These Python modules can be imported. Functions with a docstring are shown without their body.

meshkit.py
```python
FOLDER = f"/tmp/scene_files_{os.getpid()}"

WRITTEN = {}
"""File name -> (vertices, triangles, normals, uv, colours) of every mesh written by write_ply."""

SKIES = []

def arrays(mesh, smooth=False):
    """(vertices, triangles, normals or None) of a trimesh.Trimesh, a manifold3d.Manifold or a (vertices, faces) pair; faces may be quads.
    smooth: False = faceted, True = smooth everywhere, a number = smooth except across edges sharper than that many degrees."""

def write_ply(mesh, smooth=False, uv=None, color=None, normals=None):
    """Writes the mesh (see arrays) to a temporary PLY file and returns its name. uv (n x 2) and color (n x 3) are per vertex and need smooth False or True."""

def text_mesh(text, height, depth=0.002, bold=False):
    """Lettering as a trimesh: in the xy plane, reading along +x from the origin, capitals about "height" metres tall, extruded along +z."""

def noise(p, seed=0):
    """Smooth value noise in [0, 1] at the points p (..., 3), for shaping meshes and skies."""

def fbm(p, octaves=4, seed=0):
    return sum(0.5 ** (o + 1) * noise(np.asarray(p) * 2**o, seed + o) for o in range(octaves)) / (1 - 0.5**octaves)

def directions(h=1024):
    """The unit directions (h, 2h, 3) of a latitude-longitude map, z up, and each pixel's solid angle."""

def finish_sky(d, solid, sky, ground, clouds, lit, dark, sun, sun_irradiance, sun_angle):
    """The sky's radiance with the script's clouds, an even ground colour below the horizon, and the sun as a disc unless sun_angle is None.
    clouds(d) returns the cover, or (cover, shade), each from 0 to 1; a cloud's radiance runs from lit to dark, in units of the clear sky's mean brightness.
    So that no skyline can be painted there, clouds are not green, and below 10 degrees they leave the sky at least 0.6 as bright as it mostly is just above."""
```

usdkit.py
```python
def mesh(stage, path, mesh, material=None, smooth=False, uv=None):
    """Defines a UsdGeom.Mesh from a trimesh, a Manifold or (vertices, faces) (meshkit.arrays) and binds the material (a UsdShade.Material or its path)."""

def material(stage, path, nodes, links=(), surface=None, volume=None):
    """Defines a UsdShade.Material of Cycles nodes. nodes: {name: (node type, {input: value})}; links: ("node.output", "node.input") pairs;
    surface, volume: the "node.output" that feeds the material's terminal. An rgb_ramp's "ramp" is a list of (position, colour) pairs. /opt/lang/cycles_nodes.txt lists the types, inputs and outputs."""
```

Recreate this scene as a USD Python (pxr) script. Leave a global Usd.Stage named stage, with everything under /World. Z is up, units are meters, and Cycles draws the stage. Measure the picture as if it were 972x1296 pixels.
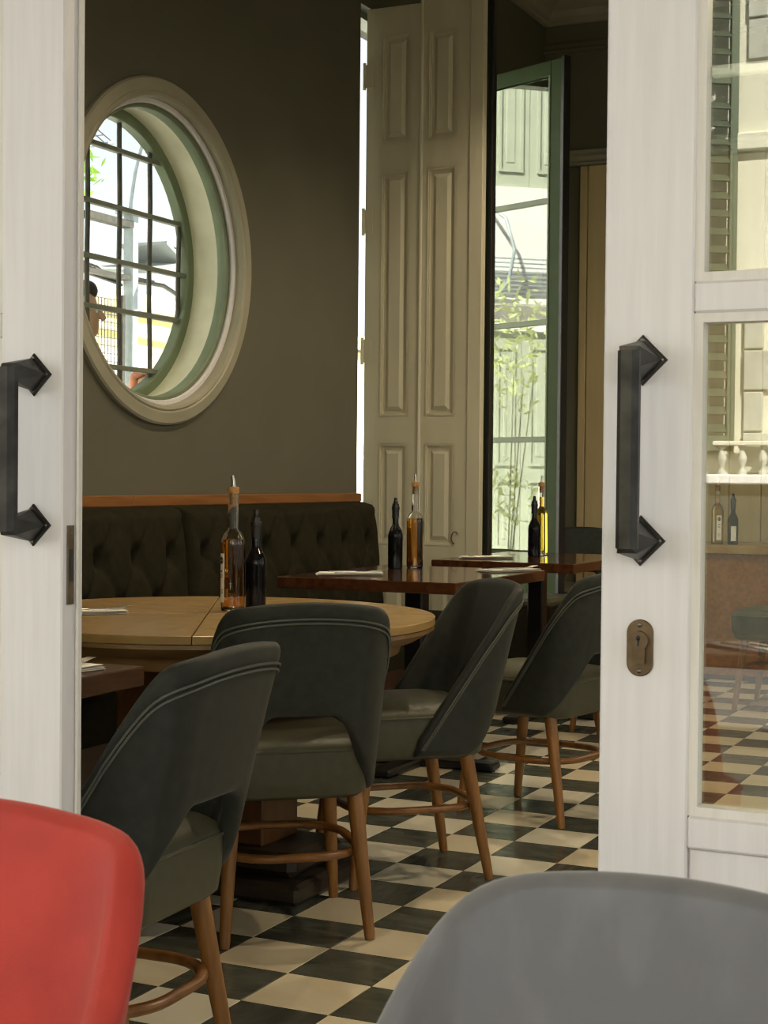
import math, random
import numpy as np, trimesh, usdkit, meshkit
import manifold3d as m3
from shapely.geometry import Polygon, Point, box as sbox
from shapely import affinity
from pxr import Usd, UsdGeom, UsdLux, UsdShade, Gf, Sdf

random.seed(7); np.random.seed(7)
stage = Usd.Stage.CreateInMemory()
UsdGeom.Xform.Define(stage, '/World')
UsdGeom.Scope.Define(stage, '/World/Looks')
PI = math.pi

# ------------------------------------------------------------------ camera, sky, sun, exposure
EXPOSURE = 0.0
LAMP, LAMP2 = 520.0, 1300.0
SKY, SUN, SUN_EL, SUN_AZ = 0.11, 66000.0, 45.0, (0.60, 0.60)
H = 1.12                                   # eye height; the tile pitch follows from it
TILE = 0.20946
TILE0 = (-1.695, 2.926)                    # one corner of a light tile
cam = UsdGeom.Camera.Define(stage, '/World/camera')
cam.CreateHorizontalApertureAttr(20.0)
cam.CreateFocalLengthAttr(20.0 * 2005.37 / 972)
cam.CreateClippingRangeAttr(Gf.Vec2f(0.05, 500))
cam.CreateFStopAttr(16.0); cam.CreateFocusDistanceAttr(3.6)
cam.CreateExposureAttr(EXPOSURE)
R_, U_, F_ = (0.90587, 0.42353, 0.00932), (-0.01755, 0.01553, 0.99973), (-0.42334, 0.90572, -0.02143)
def ortho():
    f = np.array(F_) / np.linalg.norm(F_); r = np.array(R_) - f * np.dot(R_, f); r /= np.linalg.norm(r)
    return r, np.cross(r, f), f
_r, _u, _f = ortho()
cam.AddTransformOp().Set(Gf.Matrix4d(*_r, 0, *_u, 0, *(-_f), 0, 0, 0, H, 1))
_el, _n = math.radians(SUN_EL), math.hypot(*SUN_AZ)
SUNDIR = np.array([SUN_AZ[0] / _n * math.cos(_el), SUN_AZ[1] / _n * math.cos(_el), math.sin(_el)])
usdkit.material(stage, '/World/Looks/sky', {
    's': ('sky_texture', {'sky_type': 'multiple_scattering', 'sun_disc': False, 'sun_elevation': _el, 'sun_rotation': math.atan2(SUN_AZ[0], SUN_AZ[1]), 'aerosol_density': 2.0}),
    'h': ('hsv', {'saturation': 0.25, 'value': 1.0}), 'b': ('background_shader', {'strength': SKY})},
    [('s.color', 'h.color'), ('h.color', 'b.color')], surface='b.background')
dome = UsdLux.DomeLight.Define(stage, '/World/sky_light'); dome.CreateIntensityAttr(1.0)
UsdShade.MaterialBindingAPI.Apply(dome.GetPrim()).Bind(UsdShade.Material.Get(stage, '/World/Looks/sky'))
sun = UsdLux.DistantLight.Define(stage, '/World/sun'); sun.CreateIntensityAttr(SUN); sun.CreateAngleAttr(0.53)
sun.CreateColorAttr(Gf.Vec3f(1.0, 0.95, 0.86))
_z = SUNDIR; _x = np.cross([0, 0, 1.0], _z); _x /= np.linalg.norm(_x); _y = np.cross(_z, _x)
sun.AddTransformOp().Set(Gf.Matrix4d(*_x, 0, *_y, 0, *_z, 0, 0, 0, 20, 1))

# ------------------------------------------------------------------ naming and prims
used = {}
def free(parent, name):
    k = (parent, name); n = used.get(k, 0); used[k] = n + 1
    return f'{parent}/{name}' if n == 0 else f'{parent}/{name}_{n:03d}'
def tag(prim, label=None, cat=None, group=None, kind=None):
    for k, v in (('label', label), ('category', cat), ('group', group), ('kind', kind)):
        if v: prim.SetCustomDataByKey(k, v)
    return prim
def thing(name, label=None, cat=None, loc=(0, 0, 0), rz=0.0, group=None, kind=None):
    p = free('/World', name); x = UsdGeom.Xform.Define(stage, p)
    x.AddTranslateOp().Set(Gf.Vec3d(*map(float, loc))); x.AddRotateZOp().Set(float(rz))
    tag(x.GetPrim(), label, cat, group, kind); return p
def part(parent, name, mesh, mat, smooth=30, label=None, kind=None):
    p = free(parent, name)
    if isinstance(mesh, list): mesh = trimesh.util.concatenate(mesh)
    m = usdkit.mesh(stage, p, mesh, M[mat], smooth)
    if label or kind: tag(m.GetPrim(), label, None, None, kind)
    return p
def solo(name, mesh, mat, label, cat, group=None, smooth=30):
    p = part('/World', name, mesh, mat, smooth); tag(stage.GetPrimAtPath(p), label, cat, group); return p
def struct(name, mesh, mat, label, smooth=30):
    p = part('/World', name, mesh, mat, smooth); tag(stage.GetPrimAtPath(p), label, None, None, 'structure'); return p
def dup(src, loc, rz=0.0, label=None, group=None):
    s = stage.GetPrimAtPath(src); was = s.GetCustomData(); name = src.split('/')[-1].rstrip('0123456789').rstrip('_')
    p = free('/World', name); x = UsdGeom.Xform.Define(stage, p)
    x.GetPrim().GetReferences().AddInternalReference(Sdf.Path(src))
    for op in x.GetOrderedXformOps():
        if op.GetOpType() == UsdGeom.XformOp.TypeTranslate: op.Set(Gf.Vec3d(*map(float, loc)))
        else: op.Set(float(rz))
    x.GetPrim().SetInstanceable(True)
    tag(x.GetPrim(), label or was.get('label'), was.get('category'), group or was.get('group')); return p

# ------------------------------------------------------------------ materials
M = {}
def pm(name, c1, c2=None, rough=0.5, scale=(1, 1, 1), nscale=8, detail=4, bump=0.0, bscale=60, spec=0.5, metal=0.0, coord='object', sheen=0.0, pos=(0.35, 0.65), dist=0.0, rough2=None, coat=0.0, **extra):
    c2 = c2 or c1
    nodes = {'p': ('principled_bsdf', dict(base_color=c1, roughness=rough, specular_ior_level=spec, metallic=metal, sheen_weight=sheen, coat_weight=coat, **extra)),
             'm': ('mapping', {'scale': scale}), 'n': ('noise_texture', {'scale': nscale, 'detail': detail, 'distortion': dist}), 'r': ('rgb_ramp', {'ramp': [(pos[0], c1), (pos[1], c2)]})}
    links = [('m.vector', 'n.vector'), ('n.fac', 'r.fac'), ('r.color', 'p.base_color')]
    if coord == 'object': nodes['t'] = ('texture_coordinate', {}); links.append(('t.object', 'm.vector'))
    else: nodes['t'] = ('geometry', {}); links.append(('t.position', 'm.vector'))
    if rough2 is not None:
        nodes['mr'] = ('map_range', {'from_min': 0.3, 'from_max': 0.7, 'to_min': rough, 'to_max': rough2}); links += [('n.fac', 'mr.value'), ('mr.result', 'p.roughness')]
    if bump:
        nodes['n2'] = ('noise_texture', {'scale': bscale, 'detail': 3}); nodes['b'] = ('bump', {'strength': bump, 'distance': 0.002})
        links += [('m.vector', 'n2.vector'), ('n2.fac', 'b.height'), ('b.normal', 'p.normal')]
    M[name] = usdkit.material(stage, '/World/Looks/' + name, nodes, links, surface='p.BSDF')
P_ = 'position'
pm('white_paint', (.70, .68, .69), (.655, .635, .645), .45, scale=(14, 14, .8), nscale=5, bump=.15, bscale=12, coord=P_)
pm('white_edge', (.70, .67, .63), (.64, .61, .57), .5, scale=(10, 10, 1), coord=P_)
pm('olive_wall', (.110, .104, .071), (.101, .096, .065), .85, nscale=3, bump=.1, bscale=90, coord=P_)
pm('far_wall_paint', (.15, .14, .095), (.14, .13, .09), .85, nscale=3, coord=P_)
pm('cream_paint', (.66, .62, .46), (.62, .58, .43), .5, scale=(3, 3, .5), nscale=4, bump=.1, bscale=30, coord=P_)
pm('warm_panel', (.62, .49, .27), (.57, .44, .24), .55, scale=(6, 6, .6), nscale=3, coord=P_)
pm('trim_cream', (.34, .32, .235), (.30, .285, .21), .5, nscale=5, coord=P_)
pm('reveal_cream', (.78, .74, .58), (.70, .66, .50), .8, nscale=9, bump=.3, bscale=30, coord=P_)
pm('green_paint', (.030, .050, .015), (.026, .042, .013), .55, spec=.15, nscale=6, coord=P_)
pm('grey_green_paint', (.16, .20, .12), (.135, .17, .10), .5, nscale=6, coord=P_)
pm('black_paint', (.012, .012, .011), (.03, .028, .022), .4, nscale=30, pos=(.6, .75), coord=P_)
pm('iron', (.05, .05, .045), (.09, .08, .065), .6, nscale=20, bump=.3, coord=P_, metal=.3)
pm('bar_grey', (.20, .20, .17), (.15, .15, .125), .6, nscale=8, coord=P_)
pm('handle_iron', (.028, .026, .023), (.055, .052, .046), .42, nscale=25, bump=.25, bscale=40, metal=.7, coord=P_)
pm('bronze', (.12, .085, .05), (.18, .13, .08), .42, nscale=40, metal=.8, coord=P_)
pm('screw_metal', (.16, .15, .13), None, .35, metal=1.0)
pm('tile_light', (.75, .67, .50), (.64, .55, .38), .17, scale=(2, 6, 1), nscale=2.2, detail=6, coord=P_, dist=1.2, rough2=.28)
pm('tile_cream', (.80, .76, .63), (.72, .67, .53), .15, scale=(5, 2, 1), nscale=2.5, detail=6, coord=P_, dist=1.0, rough2=.26)
pm('tile_dark', (.060, .066, .050), (.088, .093, .074), .14, scale=(2, 7, 1), nscale=2.6, detail=6, coord=P_, dist=.8, rough2=.25)
pm('tile_charcoal', (.050, .053, .044), (.075, .078, .064), .15, scale=(6, 2, 1), nscale=2.8, detail=6, coord=P_, dist=.8, rough2=.26)
pm('grout', (.10, .09, .07), None, .9)
pm('ceiling_paint', (.50, .47, .38), None, .8)
pm('room_paint', (.34, .31, .24), None, .8)
pm('chair_fabric', (.020, .022, .0178), (.027, .0295, .024), .55, nscale=40, bump=.25, bscale=500, sheen=.05, spec=.2)
pm('chair_seat_fabric', (.055, .054, .031), (.066, .064, .039), .42, nscale=40, bump=.25, bscale=500, spec=.35)
pm('piping', (.075, .078, .062), None, .5)
pm('leg_wood', (.30, .135, .032), (.20, .083, .018), .35, scale=(6, 6, .7), nscale=8, bump=.08, bscale=40)
pm('ring_wood', (.25, .105, .025), (.17, .066, .015), .35, scale=(4, 4, 4), nscale=8)
pm('red_velvet', (.42, .032, .020), (.36, .025, .016), .75, nscale=14, bump=.2, bscale=400, sheen=.3, sheen_roughness=.45, sheen_tint=(1, .45, .38))
pm('grey_velvet', (.120, .120, .133), (.160, .160, .174), .8, scale=(3, 3, 1.1), nscale=7, pos=(.45, .78), bump=.2, bscale=400, sheen=.35, sheen_roughness=.45)
pm('bench_fabric', (.0165, .0145, .0070), (.022, .019, .010), .85, nscale=30, bump=.35, bscale=300, spec=.08, coord=P_)
pm('ledge_wood', (.27, .11, .028), (.19, .072, .016), .4, scale=(8, .5, 8), nscale=6, coord=P_)
pm('plinth_wood', (.09, .035, .014), (.06, .022, .009), .4, scale=(8, .6, 8), nscale=6, coord=P_)
pm('oak_top', (.40, .265, .095), (.28, .165, .052), .22, scale=(1.5, 3, 3), nscale=4, bump=.06, bscale=40, dist=.6, rough2=.36)
pm('oak_top_cross', (.37, .245, .086), (.26, .155, .048), .22, scale=(3, 1.5, 3), nscale=4, bump=.06, bscale=40, dist=.6, rough2=.36)
pm('oak_edge', (.20, .11, .035), (.14, .075, .022), .45, scale=(2, 2, 9), nscale=5)
pm('mahogany', (.075, .026, .010), (.045, .015, .006), .13, scale=(7, .8, 7), nscale=5, dist=.5, coat=.3)
pm('pedestal_wood', (.13, .052, .014), (.09, .034, .009), .4, scale=(5, 5, .7), nscale=6)
pm('dark_base', (.035, .024, .014), (.022, .015, .009), .45, scale=(8, .6, 8), nscale=6, coord=P_)
pm('black_metal', (.012, .012, .012), None, .35, metal=.3)
pm('paper', (.86, .84, .78), (.80, .78, .72), .8, nscale=20)
pm('blue_napkin', (.50, .60, .72), (.42, .52, .66), .85, nscale=20)
pm('steel', (.62, .60, .56), None, .22, metal=1.0)
pm('cork', (.50, .28, .10), (.36, .18, .06), .85, nscale=120)
pm('label_paper', (.82, .80, .74), None, .6)
pm('label_ink', (.03, .03, .035), None, .5)
pm('dark_glass', (.004, .004, .005), None, .05, spec=.3)
pm('black_plastic', (.01, .01, .01), None, .3)
pm('asphalt', (.085, .082, .076), (.11, .105, .098), .9, nscale=30, bump=.4, bscale=90, coord=P_)
pm('patio_stone', (.30, .28, .25), (.24, .225, .20), .85, nscale=6, bump=.3, bscale=60, coord=P_)
pm('facade_paint', (.82, .80, .63), (.77, .74, .57), .9, nscale=2.5, bump=.2, bscale=40, coord=P_)
pm('quoin_stone', (.56, .56, .46), (.46, .46, .38), .9, nscale=8, bump=.4, bscale=30, coord=P_)
pm('shutter_slat', (.065, .08, .045), (.05, .063, .037), .6, nscale=5, coord=P_)
pm('shutter_frame', (.10, .125, .075), (.085, .105, .06), .55, nscale=5, coord=P_)
pm('plinth_stone', (.045, .048, .036), (.06, .062, .05), .9, nscale=7, coord=P_)
pm('window_recess', (.10, .13, .14), None, .4)
pm('awning_canvas', (.50, .45, .38), (.46, .41, .35), .9, nscale=40)
pm('pale_curtain', (.74, .74, .62), (.66, .67, .55), .9, scale=(9, 1, .3), nscale=5, coord=P_)
pm('coping_white', (.92, .91, .86), None, .7)
pm('court_white', (.86, .85, .80), (.80, .79, .73), .9, nscale=4, coord=P_)
pm('pale_shutter', (.46, .50, .38), (.42, .46, .35), .7, nscale=5, coord=P_)
pm('court_yellow', (.80, .70, .36), (.74, .64, .32), .9, nscale=4, coord=P_)
pm('galvanised', (.42, .48, .50), (.34, .39, .41), .5, nscale=12, coord=P_, metal=.2)
pm('wire', (.06, .06, .055), None, .6)
pm('roof_sheet', (.45, .47, .46), (.36, .38, .37), .5, nscale=5, coord=P_)
pm('bark', (.16, .12, .08), (.10, .075, .05), .9, nscale=20, bump=.5)
pm('skin', (.62, .38, .27), (.56, .33, .23), .55, nscale=10)
pm('red_hair', (.42, .13, .045), (.30, .08, .03), .5, scale=(20, 20, 2), nscale=8)
pm('dark_hair', (.025, .018, .014), (.045, .03, .022), .5, scale=(20, 20, 2), nscale=8)
pm('shirt_pale', (.72, .66, .56), None, .85)
pm('shirt_teal', (.10, .22, .24), None, .85)
pm('denim', (.06, .09, .16), None, .85)
pm('shoe_leather', (.05, .035, .025), None, .5)
pm('lens_dark', (.01, .01, .012), None, .08)
pm('lip', (.50, .20, .16), None, .5)
pm('eye_white', (.8, .8, .78), None, .3)
def leafmat(name, c):
    M[name] = usdkit.material(stage, '/World/Looks/' + name, {'d': ('principled_bsdf', {'base_color': c, 'roughness': .5}), 't': ('translucent_bsdf', {'color': tuple(min(1, x * 1.8) for x in c)}), 'x': ('mix_closure', {'fac': .45})},
        [('d.BSDF', 'x.closure1'), ('t.BSDF', 'x.closure2')], surface='x.closure')
leafmat('leaf_green', (.20, .34, .06)); leafmat('leaf_pale', (.52, .60, .30))
def pane(name, f0, tint=(1, 1, 1)):
    M[name] = usdkit.material(stage, '/World/Looks/' + name, {'w': ('layer_weight', {'blend': .5}), 'q': ('math', {'math_type': 'power', 'value2': 5.0}), 'f': ('math', {'math_type': 'multiply_add', 'value2': 1 - f0, 'value3': f0}), 't': ('transparent_bsdf', {'color': tint}), 'g': ('glossy_bsdf', {'color': (1, 1, 1), 'roughness': 0.0}), 'x': ('mix_closure', {})},
        [('w.facing', 'q.value1'), ('q.value', 'f.value1'), ('f.value', 'x.fac'), ('t.BSDF', 'x.closure1'), ('g.BSDF', 'x.closure2')], surface='x.closure')
pane('door_glass', .14, (.95, .97, .93)); pane('casement_glass', .21, (.92, .98, .90)); pane('oval_glass', .035, (.97, .99, .96))
def glass(name, c, ior=1.45, rough=0.0):
    M[name] = usdkit.material(stage, '/World/Looks/' + name, {'p': ('principled_bsdf', {'base_color': c, 'roughness': rough, 'ior': ior, 'transmission_weight': 1.0})}, surface='p.BSDF')
glass('clear_glass', (.97, .98, .96)); glass('amber_oil', (.80, .36, .05), 1.33); glass('golden_oil', (.95, .62, .05), 1.33)

# ------------------------------------------------------------------ mesh helpers
def T(m, x=0, y=0, z=0): m = m.copy(); m.apply_translation((x, y, z)); return m
def rot(m, deg, axis=(0, 0, 1), at=(0, 0, 0)): m = m.copy(); m.apply_transform(trimesh.transformations.rotation_matrix(math.radians(deg), axis, at)); return m
def cat(*ms): return trimesh.util.concatenate([x for m in ms for x in (m if isinstance(m, list) else [m])])
def hull(pts): return trimesh.convex.convex_hull(np.asarray(pts, float))
def box(x0, x1, y0, y1, z0, z1, b=0.0):
    if b <= 0:
        m = trimesh.creation.box((x1 - x0, y1 - y0, z1 - z0)); m.apply_translation(((x0 + x1) / 2, (y0 + y1) / 2, (z0 + z1) / 2)); return m
    b = min(b, (x1 - x0) * .45, (y1 - y0) * .45, (z1 - z0) * .45); p = []
    for sx in (0, 1):
        for sy in (0, 1):
            for sz in (0, 1):
                c = np.array([(x0, x1)[sx], (y0, y1)[sy], (z0, z1)[sz]]); i = np.array([b if not s else -b for s in (sx, sy, sz)])
                for k in range(3): d = i.copy(); d[k] = 0; p.append(c + d)
    return hull(p)
def slab(poly, z0, z1, b=0.004, b0=None):
    """convex plan polygon as a plate with chamfered top and bottom edges"""
    b0 = b if b0 is None else b0; q = Polygon(poly); p = []
    for d, z in ((b0, z0), (0, z0 + b0), (0, z1 - b), (b, z1)):
        c = np.array((q.buffer(-d) if d else q).exterior.coords); p += [(x, y, z) for x, y in c]
    return hull(p)
def rrect(w, d, r, n=8): return np.array(sbox(-w / 2 + r, -d / 2 + r, w / 2 - r, d / 2 - r).buffer(r, quad_segs=n).exterior.coords)[:-1]
def lathe(profile, n=32, closed=False):
    pr = np.array(profile, float); m = len(pr); a = np.linspace(0, 2 * PI, n, endpoint=False)
    v = np.stack([pr[:, 0][:, None] * np.cos(a), pr[:, 0][:, None] * np.sin(a), np.repeat(pr[:, 1][:, None], n, 1)], -1).reshape(-1, 3); f = []
    rng = range(m if closed else m - 1)
    for i in rng:
        for j in range(n):
            a0, a1 = i * n + j, i * n + (j + 1) % n; b0, b1 = ((i + 1) % m) * n + j, ((i + 1) % m) * n + (j + 1) % n
            f += [(a0, a1, b1), (a0, b1, b0)]
    t = trimesh.Trimesh(v, f, process=False); t.merge_vertices(); t.update_faces(t.nondegenerate_faces()); t.remove_unreferenced_vertices()
    return t
def tube(path, r, n=10, closed=False, flat=1.0, caps=True):
    p = np.asarray(path, float); k = len(p); r = np.broadcast_to(np.asarray(r, float), (k,))
    t = np.roll(p, -1, 0) - np.roll(p, 1, 0) if closed else np.gradient(p, axis=0)
    t /= np.linalg.norm(t, axis=1, keepdims=True) + 1e-12
    ref = np.array([0, 0, 1.0]) if abs(t[0][2]) < .9 else np.array([1.0, 0, 0]); v = []
    u = np.cross(t[0], ref); u /= np.linalg.norm(u)
    a = np.linspace(0, 2 * PI, n, endpoint=False)
    for i in range(k):
        u = u - t[i] * np.dot(u, t[i]); u /= np.linalg.norm(u) + 1e-12; w = np.cross(t[i], u)
        v.append(p[i] + r[i] * (np.cos(a)[:, None] * u + flat * np.sin(a)[:, None] * w))
    v = np.concatenate(v); f = []
    for i in range(k if closed else k - 1):
        for j in range(n):
            a0, a1, b0, b1 = i * n + j, i * n + (j + 1) % n, ((i + 1) % k) * n + j, ((i + 1) % k) * n + (j + 1) % n
            f += [(a0, b1, a1), (a0, b0, b1)]
    if not closed and caps:
        v = np.vstack([v, p[:1], p[-1:]]); c0, c1 = k * n, k * n + 1
        for j in range(n): f += [(c0, j, (j + 1) % n), (c1, (k - 1) * n + (j + 1) % n, (k - 1) * n + j)]
    m = trimesh.Trimesh(v, f, process=False); m.fix_normals(); return m
def extr(poly, h):
    return trimesh.creation.extrude_polygon(poly, h, engine='earcut')
def wall_yz(poly, x0, x1):
    """polygon in (y, z) extruded along x"""
    m = extr(poly, x1 - x0); v = m.vertices.copy(); m.vertices = np.stack([x0 + v[:, 2], v[:, 0], v[:, 1]], 1); m.fix_normals(); return m
def wall_xz(poly, y0, y1):
    m = extr(poly, y1 - y0); v = m.vertices.copy(); m.vertices = np.stack([v[:, 0], y0 + v[:, 2], v[:, 1]], 1); m.fix_normals(); return m
def smooth_sphere(r, c, s=(1, 1, 1), sub=2):
    m = trimesh.creation.icosphere(sub, r); m.apply_scale(s); m.apply_translation(c); return m
def sstep(a, b, x): t = np.clip((np.asarray(x) - a) / (b - a), 0, 1); return t * t * (3 - 2 * t)

# ------------------------------------------------------------------ the room
WX, YI, YF, CEIL, XR = -3.6, 2.13, 10.2, 4.33, 3.0        # left wall, inner face of front wall, far wall, ceiling, right wall
GY0, GY1 = 2.045, YI
# floor tiles
fl = thing('floor', 'chequered cream and charcoal stone tile floor', None, kind='structure')
part(fl, 'grout_bed', box(-3.9, XR, GY0, YF + .1, -.06, -.0025), 'grout', False)
cells = []
for i in range(-6, 40):
    for j in range(-12, 26):
        x0, y0 = TILE0[0] + j * TILE, TILE0[1] + i * TILE
        if x0 + TILE < WX or x0 > XR or y0 + TILE < GY0 or y0 > YF: continue
        cx, cy = x0 + TILE / 2, y0 + TILE / 2
        z = cx * F_[0] + cy * F_[1]; px = 486 + 2005 * (cx * R_[0] + cy * R_[1]) / max(z, .1); py = 605 + 2005 * H / max(z, .1)
        vis = 90 < px < 1040 and py < 1330 and cx > -2.95
        cells.append((not vis, z, i, j, max(x0, WX), min(x0 + TILE, XR), max(y0, GY0), min(y0 + TILE, YF)))
cells.sort()
rest = {}
for k, (_, z, i, j, x0, x1, y0, y1) in enumerate(cells):
    g = .0009; a = [(x, y, zz) for zz, d in ((-.012, g), (-.0012, g), (0, g + .0012)) for x in (x0 + d, x1 - d) for y in (y0 + d, y1 - d)]
    light = (i + j) % 2 == 0
    if x1 - x0 < .01 or y1 - y0 < .01: continue
    t = hull(a); mt = random.choice(('tile_light', 'tile_light', 'tile_cream') if light else ('tile_dark', 'tile_dark', 'tile_charcoal'))
    if k < 290: part(fl, 'floor_tile', t, mt, False)
    else: rest.setdefault(mt, []).append(t)
for mt, ms in rest.items(): part(fl, 'far_floor_tiles', ms, mt, False, kind='stuff')

# left wall with round window and tall window
OV = (5.52, 2.035); RI, RO = .625, .705
OPEN = (7.365, 8.90)
wl = sbox(GY0, -.06, YF + .3, CEIL + .6).difference(Point(*OV).buffer(RI + .02, quad_segs=24)).difference(sbox(OPEN[0], .04, OPEN[1], 3.56))
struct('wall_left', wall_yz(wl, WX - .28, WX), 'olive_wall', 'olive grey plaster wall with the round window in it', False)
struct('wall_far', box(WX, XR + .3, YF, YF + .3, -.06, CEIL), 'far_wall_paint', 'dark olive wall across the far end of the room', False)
# right wall with two tall windows
wr = sbox(YI, -.06, YF, CEIL)
for y0 in (3.0, 6.2): wr = wr.difference(sbox(y0, .5, y0 + 1.8, 3.3))
struct('wall_right', wall_yz(wr, XR, XR + .3), 'room_paint', 'painted wall on the right of the room with tall windows', False)
for n, y0 in enumerate((3.0, 6.2)):
    w = thing(f'window_{n + 3}', 'tall glazed window in the right wall', None, kind='structure')
    part(w, 'frame', wall_yz(sbox(y0, .5, y0 + 1.8, 3.3).difference(sbox(y0 + .06, .56, y0 + .87, 3.24)).difference(sbox(y0 + .93, .56, y0 + 1.74, 3.24)), XR + .1, XR + .16), 'green_paint', False)
    part(w, 'pane', box(XR + .125, XR + .13, y0 + .06, y0 + 1.74, .56, 3.24), 'oval_glass', False)
# front wall: door opening and a second glazed opening on the right
wf = sbox(WX - .28, -.06, XR + .3, CEIL + .6).difference(sbox(-2.35, -.06, .27, 2.70)).difference(sbox(.75, .3, 2.75, 2.9))
struct('wall_front', wall_xz(wf, GY0 + .012, YI), 'room_paint', 'front wall of the room around the white doors', False)
w = thing('window_5', 'wide glazed shop window beside the doors', None, kind='structure')
part(w, 'frame', wall_xz(sbox(.75, .3, 2.75, 2.9).difference(sbox(.82, .37, 1.72, 2.83)).difference(sbox(1.79, .37, 2.68, 2.83)), GY0 + .02, GY0 + .07), 'white_paint', False)
part(w, 'pane', box(.82, 2.68, GY0 + .04, GY0 + .046, .37, 2.83), 'oval_glass', False)
struct('ceiling', box(WX - .28, XR + .3, GY0, YF + .3, CEIL, CEIL + .25), 'ceiling_paint', 'pale ceiling high above the tables', False)
# cornice and mouldings
def moulding_x(y, z, x0, x1, prof, sgn=-1):
    pts = [(y + sgn * a, z + b) for a, b in prof]; m = extr(Polygon(pts), x1 - x0); v = m.vertices.copy(); m.vertices = np.stack([x0 + v[:, 2], v[:, 0], v[:, 1]], 1); m.fix_normals(); return m
def moulding_y(x, z, y0, y1, prof, sgn=1):
    pts = [(x + sgn * a, z + b) for a, b in prof]; m = extr(Polygon(pts), y1 - y0); v = m.vertices.copy(); m.vertices = np.stack([v[:, 0], y0 + v[:, 2], v[:, 1]], 1); m.fix_normals(); return m
crown = [(0, 0), (.14, 0), (.14, -.03), (.11, -.05), (.07, -.08), (.05, -.12), (.03, -.13), (.03, -.16), (0, -.16)]
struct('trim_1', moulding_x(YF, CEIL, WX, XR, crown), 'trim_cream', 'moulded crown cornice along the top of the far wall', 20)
rail = [(0, 0), (.035, 0), (.045, .015), (.03, .03), (.03, .055), (.015, .075), (0, .08)]
struct('trim_2', moulding_x(YF, 3.98, WX, XR, rail), 'far_wall_paint', 'dark picture rail high on the far wall', 20)
struct('trim_3', moulding_y(WX, CEIL, YI, YF, crown), 'trim_cream', 'moulded crown cornice along the top of the left wall', 20)
# door surround with tall beige boards on the far wall
d3 = thing('door_3', 'tall beige panelled door with a moulded lintel at the far end', None, kind='structure')
part(d3, 'lintel', [moulding_x(YF, 3.215, -3.56, -1.6, [(0, 0), (.05, 0), (.06, .015), (.045, .03), (.045, .06), (.07, .075), (.08, .095), (0, .1)])], 'trim_cream', 20)
part(d3, 'jamb', box(-3.46, -3.33, YF - .02, YF, 0, 3.215, .004), 'far_wall_paint', False)
for k in range(8):
    x0 = -3.325 + .205 * k
    part(d3, 'board', box(x0, x0 + (.045 if k % 2 == 0 and k == 0 else .2), YF - .05, YF, .01, 3.21, .004) if k else box(-3.325, -3.275, YF - .05, YF, .01, 3.21, .004), 'warm_panel', False)
    if k == 0: part(d3, 'board', box(-3.27, -3.125, YF - .045, YF, .01, 3.21, .004), 'warm_panel', False)
struct('baseboard_left', box(WX, WX + .018, 7.29, 7.355, 0, .14, .004), 'cream_paint', 'short cream baseboard under the shutter', False)

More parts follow.
